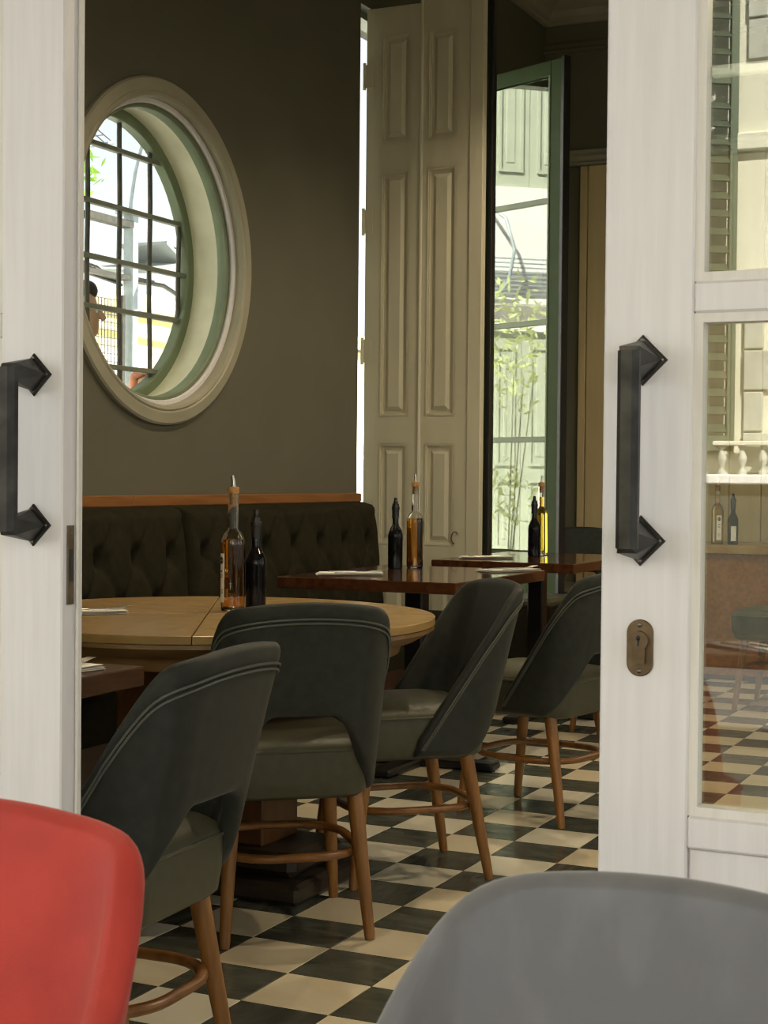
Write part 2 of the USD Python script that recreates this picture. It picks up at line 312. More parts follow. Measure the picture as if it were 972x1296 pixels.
# ------------------------------------------------------------------ round window
w1 = thing('window_1', 'round window with moulded cream surround and iron bars', None, kind='structure')
def ring_x(profile, n=72):
    """profile of (radius, x) turned round the window's axis"""
    m = lathe([(r, x) for r, x in profile], n, closed=True); v = m.vertices.copy(); m.vertices = np.stack([v[:, 2], OV[0] + v[:, 0], OV[1] + v[:, 1]], 1); m.fix_normals(); return m
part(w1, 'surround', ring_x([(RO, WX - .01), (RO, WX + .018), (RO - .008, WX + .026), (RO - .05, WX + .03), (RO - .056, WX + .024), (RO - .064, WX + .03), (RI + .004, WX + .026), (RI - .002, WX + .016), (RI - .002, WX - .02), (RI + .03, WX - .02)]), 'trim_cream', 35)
part(w1, 'bead', ring_x([(RI - .002, WX - .012), (RI - .018, WX - .012), (RI - .022, WX - .022), (RI - .018, WX - .034), (RI - .002, WX - .034)]), 'white_paint', 35)
part(w1, 'sash_ring', ring_x([(RI + .015, WX - .034), (RI - .032, WX - .034), (RI - .038, WX - .04), (RI - .038, WX - .085), (RI + .015, WX - .085)]), 'grey_green_paint', 35)
part(w1, 'pane', wall_yz(Point(*OV).buffer(RI - .03, quad_segs=18), WX - .064, WX - .060), 'oval_glass', False)
part(w1, 'reveal', ring_x([(RI + .02, WX - .085), (RI - .004, WX - .085), (RI - .004, WX - .23), (RI + .02, WX - .23)]), 'reveal_cream', 35)
part(w1, 'outer_ring', ring_x([(RI + .02, WX - .23), (RI - .045, WX - .23), (RI - .05, WX - .235), (RI - .05, WX - .28), (RI + .02, WX - .28)]), 'grey_green_paint', 35)
XB = WX - .262; RB = RI - .04
for y in (5.145, 5.372, 5.600, 5.830, 6.063):
    h = math.sqrt(max(RB ** 2 - (y - OV[0]) ** 2, .0001)); k = 14
    zs = np.linspace(OV[1] - h, OV[1] + h, k)
    path = [(XB + .003 * math.sin(9 * z), y + .003 * math.sin(5 * z + y), z) for z in zs]
    part(w1, 'vertical_bar', tube(path, .0108, 8), 'iron', 40)
for z in (2.485, 2.245, 2.02, 1.815, 1.575):
    h = math.sqrt(max(RB ** 2 - (z - OV[1]) ** 2, .0001))
    part(w1, 'crossbar', box(XB - .012, XB + .016, OV[0] - h, OV[0] + h, z - .010, z + .010, .002), 'bar_grey', False)

# ------------------------------------------------------------------ tall window: frame, near and far casement
w2 = thing('window_2', 'tall casement window standing open behind the panelled shutters', None, kind='structure')
part(w2, 'frame', wall_yz(sbox(OPEN[0], .04, OPEN[1], 3.56).difference(sbox(OPEN[0] + .035, .075, OPEN[1] - .035, 3.525)), WX - .16, WX - .06), 'grey_green_paint', False)
def casement(length, z0, z1, bars, a0, ang, edge='black_paint', wid=.098):
    """leaf hinged at a0 (x, y); returns named meshes in world"""
    L = []; t = .042; ztop = z1
    def W(m): return T(rot(m, ang), a0[0], a0[1], 0)
    L.append(('stile', W(box(0, wid, -t / 2, t / 2, z0, z1, .004)), 'green_paint'))
    L.append(('stile', W(box(length - wid, length - .012, -t / 2, t / 2, z0, z1, .004)), 'green_paint'))
    L.append(('edge_strip', W(box(length - .014, length + .012, -t / 2 - .006, t / 2 + .006, z0, z1 + .01, .003)), edge))
    for a, b in ((z0, z0 + .14), (z1 - .085, z1)): L.append(('rail', W(box(wid, length - wid, -t / 2 + .002, t / 2 - .002, a, b, .003)), 'green_paint'))
    L.append(('panel', W(box(wid, length - wid, -.010, .010, z0 + .14, .60, .002)), 'green_paint'))
    L.append(('rail', W(box(wid, length - wid, -t / 2 + .002, t / 2 - .002, .60, .70, .003)), 'green_paint'))
    for b in bars: L.append(('glazing_bar', W(box(wid, length - wid, -.014, .014, b - .016, b + .016, .003)), 'grey_green_paint'))
    L.append(('glazing_bead', W(cat(box(wid, wid + .014, -.026, .026, .70, z1 - .085, .003), box(length - wid - .014, length - wid, -.026, .026, .70, z1 - .085, .003))), 'grey_green_paint'))
    ed = [.70] + list(bars) + [z1 - .085]
    for a, b in zip(ed, ed[1:]): L.append(('pane', W(box(wid, length - wid, -.002, .002, a + .008, b - .008)), 'casement_glass'))
    return L
BARS = (1.35, 2.02, 2.71)
for leafs in (casement(.655, .06, 3.56, BARS, (WX + .01, 7.535), 0.0), casement(.742, .06, 3.50, BARS, (WX + .03, OPEN[1] - .03), -24.5)):
    for nm, mm, mt in leafs: part(w2, nm, mm, mt, False)
part(w2, 'window_bolt', [tube([(-2.938, 7.535, 3.2), (-2.938, 7.535, 3.62)], .006, 8)], 'black_paint')

# ------------------------------------------------------------------ shutters
sh = thing('window_shutter', 'cream panelled folding shutter standing out from the wall beside the banquette', 'shutter')
SY, TH = 7.46, .036
def raised(x0, x1, z0, z1, y):
    """raised and fielded panel with moulding, facing -y at y"""
    out = []
    mo = [(.0, .0), (.0, -.008), (.008, -.012), (.014, -.004), (.018, .004)]
    p = Polygon([(x0, z0), (x1, z0), (x1, z1), (x0, z1)])
    def fr(a, b, ya, yb): return wall_xz(p.buffer(-a, join_style=2).difference(p.buffer(-b, join_style=2)), ya, yb)
    out.append(fr(0, .010, y - .010, y + .004)); out.append(fr(.010, .017, y - .005, y + .004))
    i0, i1 = .034, .052
    pts = [(x, yy, z) for d, yy in ((i0, y + .002), (i1, y - .008)) for x in (x0 + d, x1 - d) for z in (z0 + d, z1 - d)] + [(x, y + .006, z) for x in (x0 + i0, x1 - i0) for z in (z0 + i0, z1 - i0)]
    out.append(hull(pts)); return cat(*out)
def shutter_leaf(x0, x1, ztop, rows):
    f = wall_xz(sbox(x0, .02, x1, ztop).difference(__import__('shapely').union_all([sbox(a + .002, c + .002, b - .002, d - .002) for a, b, c, d in rows])), SY - TH / 2, SY + TH / 2)
    leaf = part(sh, 'leaf', f, 'cream_paint', False)
    part(leaf, 'backing', box(x0 + .03, x1 - .03, SY - .004, SY + .008, .06, ztop - .05), 'cream_paint', False)
    for a, b, c, d in rows: part(leaf, 'raised_panel', raised(a, b, c, d, SY - .008), 'cream_paint', False)
    return leaf
ra, rb = (-3.515, -3.350), (-3.255, -3.090)
zs = [(2.845, 3.405), (1.438, 2.705), (.775, 1.30), (.14, .64)]
shutter_leaf(-3.600, -3.295, 3.545, [(ra[0], ra[1], a, b) for a, b in zs])
shutter_leaf(-3.279, -2.945, 3.575, [(rb[0], rb[1], a, b) for a, b in zs])
part(sh, 'meeting_strip', box(-3.018, -2.945, SY - TH / 2 - .010, SY - TH / 2 + .001, .02, 3.545, .003), 'cream_paint', False)
part(sh, 'fold_rod', tube([(-3.287, SY - .02, .05), (-3.287, SY - .02, 3.56)], .0085, 8), 'cream_paint', 40)
for z in (.4, 1.78, 2.45, 3.2):
    part(sh, 'hinge', [tube([(-3.612, SY - .020, z - .07), (-3.612, SY - .020, z + .07)], .009, 8), box(-3.612, -3.56, SY - .021, SY - .017, z - .06, z + .06)], 'cream_paint', 30)
part(sh, 'hook', tube([(-3.075 + .02 * math.cos(t), SY - .03, .82 + .03 * math.sin(t)) for t in np.linspace(.6, 4.6, 12)], .003, 6), 'iron', 40)

# ------------------------------------------------------------------ doors
def door(n, xm, s, label):
    """xm: meeting edge, s: +1 leaf extends to +x"""
    d = thing(f'door_{n}', label, None, kind='structure')
    W = .92; st = .118; y0, y1 = 2.0, 2.045; zt = 2.68
    def bx(a, b, ya, yb, za, zb, bv=.003): xa, xb = sorted((xm + s * a, xm + s * b)); return box(xa, xb, ya, yb, za, zb, bv)
    part(d, 'stile', bx(0, st, y0, y1, .015, zt, .0025), 'white_paint', False); part(d, 'stile', bx(W - st, W, y0, y1, .015, zt, .003), 'white_paint', False)
    part(d, 'rail', bx(st, W - st, y0, y1, .648, .690), 'white_paint', False)
    part(d, 'rail', bx(st, W - st, y0, y1, 1.334, 1.374), 'white_paint', False)
    part(d, 'rail', bx(st, W - st, y0, y1, 2.56, zt), 'white_paint', False); part(d, 'rail', bx(st, W - st, y0, y1, .015, .16), 'white_paint', False)
    part(d, 'bottom_panel', bx(st, W - st, y0 + .008, y1 - .01, .16, .648), 'white_paint', False)
    for za, zb in ((.690, 1.334), (1.374, 2.56)):
        q0, q1 = sorted((xm + s * st, xm + s * (W - st)))
        fr = sbox(q0, za, q1, zb); inn = fr.buffer(-.012, join_style=2)
        part(d, 'glazing_bead', wall_xz(fr.difference(inn), y0 + .004, y0 + .030), 'white_edge', False)
        part(d, 'pane', box(q0 + .003, q1 - .003, 2.017, 2.023, za + .003, zb - .003), 'door_glass', False)
    part(d, 'glazing_bar', bx(st + .012, W - st - .012, 2.0235, 2.038, 1.638, 1.652, .002), 'white_paint', False)
    # pull handle: two diamond plates, mitred arms, faceted grip
    hx = xm + s * .053; zc = (1.042, 1.275)
    hd = part(d, 'pull_handle', cat([hull([(hx + a * u, yy, (zc[0] if k == 0 else zc[1]) + b * u) for u, yy in ((.033, 2.0), (.033, 1.997), (.030, 1.994)) for a, b in ((1, 0), (-1, 0), (0, 1), (0, -1))]) for k in (0, 1)] +
        [hull([(hx + a, 1.996, z + b) for a, b in ((.026, 0), (-.026, 0), (0, .026), (0, -.026))] + [(hx + a, 1.936, z + sg * b) for a in (-.013, .013) for b in (-.012, .014)] + [(hx + a, 1.925, z + sg * b) for a in (-.007, .007) for b in (-.012, .004)]) for z, sg in ((zc[0], -1), (zc[1], 1))] +
        [hull([(hx + a, yy, z) for z in (zc[0] - .008, zc[1] + .008) for a, yy in ((-.014, 1.942), (-.014, 1.933), (-.007, 1.924), (.007, 1.924), (.014, 1.933), (.014, 1.942))])]), 'handle_iron', 25)
    for z in zc:
        for a, b in ((.026, 0), (0, -.026 if z < 1.1 else .026)): part(hd, 'screw', smooth_sphere(.0032, (hx + a, 1.9945, z + b), (1, .5, 1), 1), 'screw_metal', True)
    return d
dr = door(2, -.620, 1, 'white glazed door leaf on the right with a black iron pull handle')
dl = door(1, -1.482, -1, 'white door leaf on the left with a black iron pull handle')
# cylinder lock on the right leaf
lx, lz = -.566, .903
ov = np.array(sbox(-.0001, -.0195, .0001, .0195).buffer(.0175, quad_segs=10).exterior.coords)
esc = part(dr, 'lock_plate', hull([(lx + x * k, yy, lz + z * k2) for x, z in ov for k, k2, yy in ((1, 1, 2.0), (1, 1, 1.998), (.93, .96, 1.9965))]), 'bronze', 25)
cyl = extr(Point(0, 0).buffer(.0125, quad_segs=10).union(sbox(-.0065, -.028, .0065, 0).buffer(.002)), .008)
v = cyl.vertices.copy(); cyl.vertices = np.stack([lx + v[:, 0], 1.9975 - v[:, 2], lz + .010 + v[:, 1]], 1); cyl.fix_normals()
part(esc, 'cylinder', cyl, 'bronze', 30)
key = part(esc, 'keyhole', cat(hull([(lx + .0085 * math.cos(t) * 0.35, yy, lz + .0135 + .0035 * math.sin(t)) for t in np.linspace(0, 2 * PI, 10) for yy in (1.9893, 1.9888)]), box(lx - .0012, lx + .0012, 1.9888, 1.9894, lz + .003, lz + .013)), 'black_paint', False)
for dz in (.030, -.030): part(esc, 'screw', smooth_sphere(.0032, (lx, 1.996, lz + dz), (1, .5, 1), 1), 'screw_metal', True)
# strike plate and rebate on the left leaf's edge
sp = part(dl, 'strike_plate', box(-1.4822, -1.4795, 2.012, 2.029, .919, 1.042, .0008), 'bronze', False)
part(sp, 'latch_slot', box(-1.480, -1.4788, 2.0165, 2.0245, .955, 1.005), 'black_paint', False)
for z in (.932, 1.029): part(sp, 'screw', smooth_sphere(.003, (-1.4795, 2.0205, z), (.5, 1, 1), 1), 'screw_metal', True)
part(dl, 'edge_moulding', box(-1.4822, -1.4765, 2.0335, 2.0465, .02, 2.67, .002), 'white_edge', False)
struct('threshold', box(-2.4, .3, 1.96, 2.05, -.05, .010, .004), 'patio_stone', 'stone threshold under the doors', False)

# ------------------------------------------------------------------ chairs
def superpath(w, yb, yf, rc, n):
    L1, L2, L3 = w - rc, PI / 2 * rc, yf - (yb + rc); L = L1 + L2 + L3
    def at(s):
        a = abs(s) * L; sg = 1 if s >= 0 else -1
        if a < L1: p, nn = (a, yb - .0 + .018 * (a / w) ** 2), (0, -1)
        elif a < L1 + L2:
            t = (a - L1) / rc; p, nn = (L1 + rc * math.sin(t), yb + rc - rc * math.cos(t) + .018 * (L1 / w) ** 2 * (1 - (a - L1) / L2)), (math.sin(t), -math.cos(t))
        else: p, nn = (w, yb + rc + a - L1 - L2), (1, 0)
        return np.array([sg * p[0], p[1]]), np.array([sg * nn[0], nn[1]])
    return at, L, L1, L2
def chair_shell(w=.188, yb=-.205, yf=.02, rc=.095, top=.83, lean=.24, low=.355, arch=.555, rad=.042, thick=.040, end_h=.40, ns=96, nt=26, taper=.11, corner=.64):
    at, L, L1, L2 = superpath(w, yb, yf, rc, ns)
    a0 = L1 + corner * L2
    def upper(a):
        line = top - .012 - (a - a0) / (L - a0) * (top - .012 - end_h)
        k = rad; flat = top - .005 * (a / L1) ** 2
        return -k * .5 * math.log(math.exp(-flat / (k * .5)) + math.exp(-(line + (.0)) / (k * .5)))
    def lower(a): return arch - (arch - low) * float(sstep(L1 * .70, L1 + L2 * .80, a))
    S = np.sin(np.linspace(-1, 1, ns) * PI / 2 * .86) / math.sin(PI / 2 * .86); Tt = .5 - .5 * np.cos(np.linspace(0, PI, nt))
    outer, inner, mid = np.zeros((ns, nt, 3)), np.zeros((ns, nt, 3)), np.zeros((ns, nt, 3))
    def frame(s, h):
        p, nn = at(s); k = 1 + taper * (h - .42) / .4
        return np.array([p[0] * k, p[1] - (h - .40) * lean - .10 * max(0, h - .62) ** 2, h]), np.array([nn[0], nn[1], -nn[1] * -.0])
    for i, s in enumerate(S):
        a = abs(s) * L; hi, lo = upper(a), lower(a)
        for j, t in enumerate(Tt):
            h = lo + (hi - lo) * t; p, nn = frame(s, h)
            de = min((hi - lo) * t, (hi - lo) * (1 - t), (1 - abs(s)) * L + 1e-4)
            r = thick * .55; q = min(1, de / r); th = thick / 2 * math.sqrt(max(0, 1 - (1 - q) ** 2)) * (1 - .25 * t)
            n3 = np.array([nn[0], nn[1], -.25 * abs(nn[1])]); n3 /= np.linalg.norm(n3)
            outer[i, j], inner[i, j], mid[i, j] = p + n3 * th, p - n3 * th, p
    V = np.concatenate([outer.reshape(-1, 3), inner.reshape(-1, 3)]); N = ns * nt; f = []
    for i in range(ns - 1):
        for j in range(nt - 1):
            a, b, c, d = i * nt + j, (i + 1) * nt + j, (i + 1) * nt + j + 1, i * nt + j + 1
            f += [(a, b, c), (a, c, d), (N + a, N + c, N + b), (N + a, N + d, N + c)]
    m = trimesh.Trimesh(V, f, process=False); m.merge_vertices(digits_vertex=6)
    m.update_faces(m.nondegenerate_faces()); m.fix_normals()
    def seam(off, out=True):
        pts = []
        for s in np.linspace(-.985, .985, 120):
            a = abs(s) * L; h = upper(a) - off * (1 + .5 * float(sstep(L1, L1 + L2, a)))
            lo = lower(a)
            if h < lo + .012: continue
            p, nn = frame(s, h); n3 = np.array([nn[0], nn[1], -.25 * abs(nn[1])]); n3 /= np.linalg.norm(n3)
            pts.append(p + n3 * (thick / 2 * .86 + .0015))
        return np.array(pts)
    return m, seam
def seat_mesh(w=.375, y0=-.20, y1=.235, z0=.345, z1=.485, r=.07):
    base = rrect(w, y1 - y0, r, 6); yc = (y0 + y1) / 2; lev = [(z0, .90), (z0 + .012, .965), (z0 + .05, .99), (z1 - .03, 1.0), (z1 - .018, .992), (z1 - .006, .955), (z1 + .006, .86), (z1 + .016, .62), (z1 + .020, .3)]
    n = len(base); v = []; f = []
    for z, k in lev: v += [(x * k, yc + y * k + .0, z) for x, y in base]
    for i in range(len(lev) - 1):
        for j in range(n):
            a, b, c, d = i * n + j, i * n + (j + 1) % n, (i + 1) * n + (j + 1) % n, (i + 1) * n + j; f += [(a, b, c), (a, c, d)]
    v += [(0, yc, z0), (0, yc, lev[-1][0] + .001)]; a, b = len(v) - 2, len(v) - 1; t0 = (len(lev) - 1) * n
    for j in range(n): f += [(a, (j + 1) % n, j), (b, t0 + j, t0 + (j + 1) % n)]
    m = trimesh.Trimesh(v, f, process=False); m.fix_normals()
    pip = tube([(x * 1.004, yc + y * 1.004, z1 - .022) for x, y in base], .004, 6, closed=True)
    return m, pip
def make_chair(name, label, loc, rz, fab, seatfab, group=None, piping=True, feet=True, **kw):
    t = thing(name, label, 'chair', loc, rz, group)
    shell, seam = chair_shell(**kw)
    bk = part(t, 'backrest', shell, fab, 60)
    if piping: part(bk, 'piping', [tube(seam(.034), .0026, 6), tube(seam(.044), .0026, 6)], 'piping', 40)
    s, p = seat_mesh(); st = part(t, 'seat', s, seatfab, 50); part(st, 'piping', p, seatfab, 40)
    for sx in (-1, 1):
        for sy, (ty, by) in ((-1, (-.135, -.20)), (1, (.155, .20))):
            a, b = np.array([sx * .150, ty, .36]), np.array([sx * .178, by, .0])
            part(t, 'leg', tube([a + (b - a) * k for k in (0, .3, .6, .97, 1)], [.0205, .019, .0165, .0130, .0115], 14), 'leg_wood', 40)
    ring = []
    for x, y in rrect(.345, .375, .13, 8): ring.append((x, y - .002, .205))
    part(t, 'stretcher', tube(ring, .0125, 10, closed=True, flat=.85), 'ring_wood', 50)
    return t
# facing direction (world) -> rotation of the chair's +y
def face(dx, dy): return math.degrees(math.atan2(-dx, dy))
CH = [
 ((-1.69, 2.37), (-1.0, -.04), 'grey green upholstered chair nearest the left door, turned to the small table'),
 ((-1.905, 3.492), (-.64, .77), 'grey green upholstered chair seen from behind in front of the round table'),
 ((-1.86, 4.115), (-.72, -.69), 'grey green upholstered chair turned side on at the right of the round table'),
 ((-1.775, 5.05), (-.97, .22), 'grey green upholstered chair half hidden by the right door at the mahogany table'),
]
chair0 = None
for (x, y), (dx, dy), lab in CH:
    if chair0 is None: chair0 = make_chair('dining_chair', lab, (x, y, 0), face(dx, dy), 'chair_fabric', 'chair_seat_fabric', 'grey green dining chairs')
    else: dup(chair0, (x, y, 0), face(dx, dy), lab)
dup(chair0, (-1.95, 6.70, 0), face(-.64, .77), 'grey green upholstered chair behind the right door glass, its splayed leg on the tiles')
dup(chair0, (-1.50, 7.90, 0), face(-1, .1), 'grey green upholstered chair seen through the glass with only its seat and front leg showing')
dup(chair0, (-2.97, 9.1, 0), face(.2, -1), 'dark upholstered chair against the far wall behind the furthest dining table')
RED = make_chair('patio_chair', 'red velvet chair in the near left corner outside the door', (-.92, .824, 0), face(.0, -1), 'red_velvet', 'red_velvet', None, False, rad=.03, corner=.5)
GREY = make_chair('patio_chair', 'grey velvet chair at the bottom right outside the door', (-.297, .825, 0), face(.0, -1), 'grey_velvet', 'grey_velvet', None, False, rad=.05, rc=.11, corner=.4)

# ------------------------------------------------------------------ banquette
bq = thing('banquette', 'olive tufted wall banquette under the round window', 'bench')
B0, B1 = 2.16, 7.27
part(bq, 'plinth', box(WX + .01, -2.90, B0, B1, 0, .30, .004), 'plinth_wood', False)
for y0, y1 in ((B0, 4.235), (4.24, 5.46), (5.465, B1)):
    pl = rrect(-2.80 - (WX + .02), y1 - y0, .03, 4); m = slab(pl, .30, .465, .03, .01); part(bq, 'seat_cushion', T(m, (-2.80 + WX + .02) / 2, (y0 + y1) / 2, 0), 'bench_fabric', 40)
def tufted(y0, y1, z0, z1, x_back, thick):
    W, Hh = y1 - y0, z1 - z0; ny, nz = int(W / .014), 38
    ys, zs_ = np.linspace(0, W, ny), np.linspace(0, Hh, nz); Y, Z = np.meshgrid(ys, zs_, indexing='ij')
    cols = max(2, round(W / .27)); pitch = W / cols; px = []
    for r, z in enumerate((Hh * .30, Hh * .64)):
        for c in range(cols + 1):
            u = (c + (.5 if r % 2 else 0)) * pitch
            if .06 < u < W - .06: px.append((u, z))
    D = np.full(Y.shape, thick); edge = np.minimum(np.minimum(Y, W - Y), np.minimum(Z, Hh - Z))
    D *= np.sqrt(np.clip(1 - (1 - np.clip(edge / .05, 0, 1)) ** 2, 0, 1)) * .75 + .25
    for u, z in px:
        r = np.hypot(Y - u, (Z - z)); D -= .042 * np.exp(-(r / .040) ** 2)
        for sx in (-1, 1):
            for sz in (-1, 1):
                ex, ez = u + sx * pitch / 2, z + sz * Hh * .34; d = np.array([ex - u, ez - z]); ln = np.linalg.norm(d); d /= ln
                t = np.clip((Y - u) * d[0] + (Z - z) * d[1], 0, ln); q = np.hypot(Y - u - t * d[0], Z - z - t * d[1])
                D -= .013 * np.exp(-(q / .018) ** 2) * (1 - .75 * t / ln)
    lean = .06 * (1 - Z / Hh)
    front = np.stack([x_back + np.maximum(D, .012) + lean, y0 + Y, z0 + Z], -1).reshape(-1, 3); back = np.stack([np.full(Y.shape, x_back), y0 + Y, z0 + Z], -1).reshape(-1, 3)
    N = ny * nz; f = []
    for i in range(ny - 1):
        for j in range(nz - 1):
            a, b, c, d = i * nz + j, (i + 1) * nz + j, (i + 1) * nz + j + 1, i * nz + j + 1; f += [(a, b, c), (a, c, d), (N + a, N + c, N + b), (N + a, N + d, N + c)]
    rim = [i * nz for i in range(ny)] + [(ny - 1) * nz + j for j in range(1, nz)] + [i * nz + nz - 1 for i in range(ny - 2, -1, -1)] + [j for j in range(nz - 2, 0, -1)]
    for a, b in zip(rim, rim[1:] + rim[:1]): f += [(a, N + a, N + b), (a, N + b, b)]
    m = trimesh.Trimesh(np.vstack([front, back]), f, process=False); m.fix_normals(); return m, [(x_back + thick - .042 + .06 * (1 - z / Hh) + .006, y0 + u, z0 + z) for u, z in px]
for y0, y1 in ((B0, 3.02), (3.025, 4.235), (4.24, 5.46), (5.465, B1)):
    m, bt = tufted(y0, y1, .46, .998, WX + .055, .115); c = part(bq, 'back_cushion', m, 'bench_fabric', 60)
for y0, y1 in ((B0, 3.35), (3.352, 5.222), (5.224, B1 + .0)): part(bq, 'top_rail', box(WX + .001, WX + .075, y0, y1, .998, 1.042, .004), 'ledge_wood', False)
part(bq, 'back_board', box(WX + .001, WX + .055, B0, B1, .30, .998), 'plinth_wood', False)

# ------------------------------------------------------------------ tables
RT = (-2.33, 3.82); RR = .64; RH = .735
rt = thing('round_table', 'round light oak table in front of the banquette', 'table', (RT[0], RT[1], 0))
for k in range(4):
    a = np.linspace(k * PI / 2 + .0022, (k + 1) * PI / 2 - .0022, 22) + math.radians(28)
    c = .0016 * np.array([math.cos(a.mean()), math.sin(a.mean())]) * 1.4
    poly = [tuple(c)] + [(RR * math.cos(t), RR * math.sin(t)) for t in a]
    part(rt, 'tabletop_quarter', slab(poly, RH - .022, RH, .0018), 'oak_top' if k % 2 else 'oak_top_cross', 25)
part(rt, 'bevelled_rim', lathe([(0, RH - .0235), (RR - .004, RH - .0235), (RR - .002, RH - .034), (RR - .05, RH - .062), (RR - .09, RH - .068), (RR - .10, RH - .10), (RR - .13, RH - .10), (RR - .13, RH - .03), (0, RH - .03)], 64), 'oak_edge', 30)
part(rt, 'pedestal', cat(box(-.24, .24, -.10, .10, .12, RH - .03, .006), box(-.10, .10, -.2, .2, RH - .09, RH - .03, .004)), 'pedestal_wood', False)
part(rt, 'base', cat(box(-.40, .40, -.20, .20, .0, .055, .012), box(-.36, .36, -.15, .15, .055, .12, .02)), 'dark_base', False)
def bistro(name, label, cx, cy, sx, sy, h, colw=.075, ft=.34):
    t = thing(name, label, 'table', (cx, cy, 0))
    part(t, 'tabletop', slab(rrect(sx, sy, .006, 3), h - .042, h, .003), 'mahogany', 25)
    part(t, 'under_frame', box(-sx * .3, sx * .3, -sy * .3, sy * .3, h - .052, h - .042), 'black_metal', False)
    part(t, 'column', box(-colw / 2, colw / 2, -colw / 2, colw / 2, .03, h - .05, .006), 'black_metal', False)
    part(t, 'foot', box(-ft, ft, -.045, .045, .004, .034, .008), 'black_metal', False); part(t, 'foot', box(-.045, .045, -ft, ft, .004, .033, .008), 'black_metal', False)
    part(t, 'glides', [lathe([(0, 0), (.014, 0), (.014, .006), (0, .006)], 10).apply_translation((x, y, 0)) for x, y in ((ft - .02, 0), (.02 - ft, 0), (0, ft - .02), (0, .02 - ft))], 'black_plastic', 30)
    return t
T2 = (-2.50, 5.66, .75); T3 = (-2.52, 7.12, .75); T0 = (-2.22, 2.50, .72)
bistro('dining_table', 'mahogany square edged table in the middle of the banquette row', T2[0], T2[1], .72, .96, .75)
bistro('dining_table', 'dark mahogany table beside the open casement window', T3[0], T3[1], .68, .98, .75)
bistro('dining_table', 'small mahogany table at the near left, cut off by the left door', T0[0], T0[1], .72, .60, .72, ft=.28)
t4 = thing('side_table', 'brown wooden side table with a panelled front seen through the door glass', 'table', (-1.6, 9.16, 0))
part(t4, 'tabletop', slab(rrect(2.0, .66, .006, 3), .715, .76, .003), 'oak_top', 25)
part(t4, 'front_panel', box(-.98, -.01, -.30, -.27, .03, .715, .004), 'ledge_wood', False); part(t4, 'front_panel', box(.0, .98, -.30, -.27, .03, .715, .004), 'ledge_wood', False)
for x in (-.98, .95):
    part(t4, 'side_panel', box(x, x + .03, -.269, .30, .03, .715, .004), 'ledge_wood', False)
part(t4, 'plinth', box(-.95, .95, -.25, .27, 0, .03), 'plinth_wood', False)
pf = thing('pouffe', 'olive upholstered box stool under the furthest dining table', 'stool', (-2.95, 8.12, 0), 0)
part(pf, 'body', slab(rrect(.44, .44, .03, 4), .03, .44, .01), 'bench_fabric', 30); part(pf, 'seat', slab(rrect(.45, .45, .04, 4), .44, .49, .018), 'chair_seat_fabric', 40)
for sx in (-1, 1):
    for sy in (-1, 1): part(pf, 'foot', lathe([(0, 0), (.018, 0), (.018, .03), (0, .03)], 10).apply_translation((sx * .17, sy * .17, 0)), 'black_plastic')

# ------------------------------------------------------------------ bottles
def oil(label, loc, rz, oilmat='amber_oil', level=.205, first=None):
    t = thing('oil_bottle', label, 'bottle', loc, rz, None)
    o = [(0, 0), (.030, 0), (.034, .004), (.0345, .19), (.033, .205), (.026, .222), (.016, .232), (.0152, .24), (.0148, .325), (.0158, .327), (.0158, .335)]
    i = [(.0122, .335), (.0122, .24), (.0135, .231), (.0235, .219), (.0305, .203), (.0318, .19), (.0315, .010), (.028, .007), (0, .009)]
    part(t, 'glass_body', lathe(o + i, 40), 'clear_glass', 40)
    prof = [(0, .0095), (.0275, .0078), (.0311, .0105), (.0314, .19)]
    if level > .21: prof += [(.0300, .2028), (.0231, .2187), (.0131, .2307), (.0108, .24), (.0108, level), (0, level)]
    else: prof += [(.0302, .2028), (.0295, level), (0, level)]
    part(t, 'oil', lathe(prof, 36), oilmat, 40)
    lab = []; a = np.linspace(-.42, .42, 12); r0, r1 = .0349, .0354
    v = [(r * math.cos(x), r * math.sin(x), z) for r in (r0, r1) for z in (.025, .165) for x in a]; n = 12; f = []
    for k in range(n - 1):
        for (p, q, s) in ((0, 1, False), (2, 3, True)):
            a0, a1, b0, b1 = p * n + k, p * n + k + 1, q * n + k, q * n + k + 1; f += [(a0, a1, b1), (a0, b1, b0)] if s else [(a0, b1, a1), (a0, b0, b1)]
    lm = trimesh.Trimesh(v, f, process=False); lb = part(t, 'label', lm, 'label_paper', True)
    disc = [( .0357 * math.cos(x), .0357 * math.sin(x), z) for x, z in [(.30 * math.cos(u), .145 + .0105 * math.sin(u)) for u in np.linspace(0, 2 * PI, 18, endpoint=False)]] + [(.0357, 0, .145)]
    part(lb, 'round_emblem', trimesh.Trimesh(disc, [(18, k, (k + 1) % 18) for k in range(18)], process=False), 'label_ink', False)
    bar = []
    for z, w_, h_ in ((.112, .16, .004), (.102, .24, .002), (.096, .2, .002), (.06, .26, .0015), (.054, .26, .0015), (.048, .2, .0015)):
        aa = np.linspace(-w_, w_, 6); vv = [(.0357 * math.cos(x), .0357 * math.sin(x), zz) for zz in (z, z + h_) for x in aa]
        bar.append(trimesh.Trimesh(vv, [q for k in range(5) for q in ((k, k + 1, 7 + k), (k, 7 + k, 6 + k))], process=False))
    part(lb, 'print', bar, 'label_ink', False)
    part(t, 'cork', lathe([(0, .305), (.0105, .305), (.011, .336), (.0165, .337), (.017, .352), (.0155, .356), (0, .356)], 20), 'cork', 40)
    part(t, 'pourer', cat(tube([(0, 0, .35), (0, 0, .366), (.001, 0, .378), (.004, 0, .388)], [.0065, .006, .0055, .005], 10), lathe([(0, .354), (.009, .354), (.008, .36), (0, .36)], 14)), 'steel', 40)
    return t
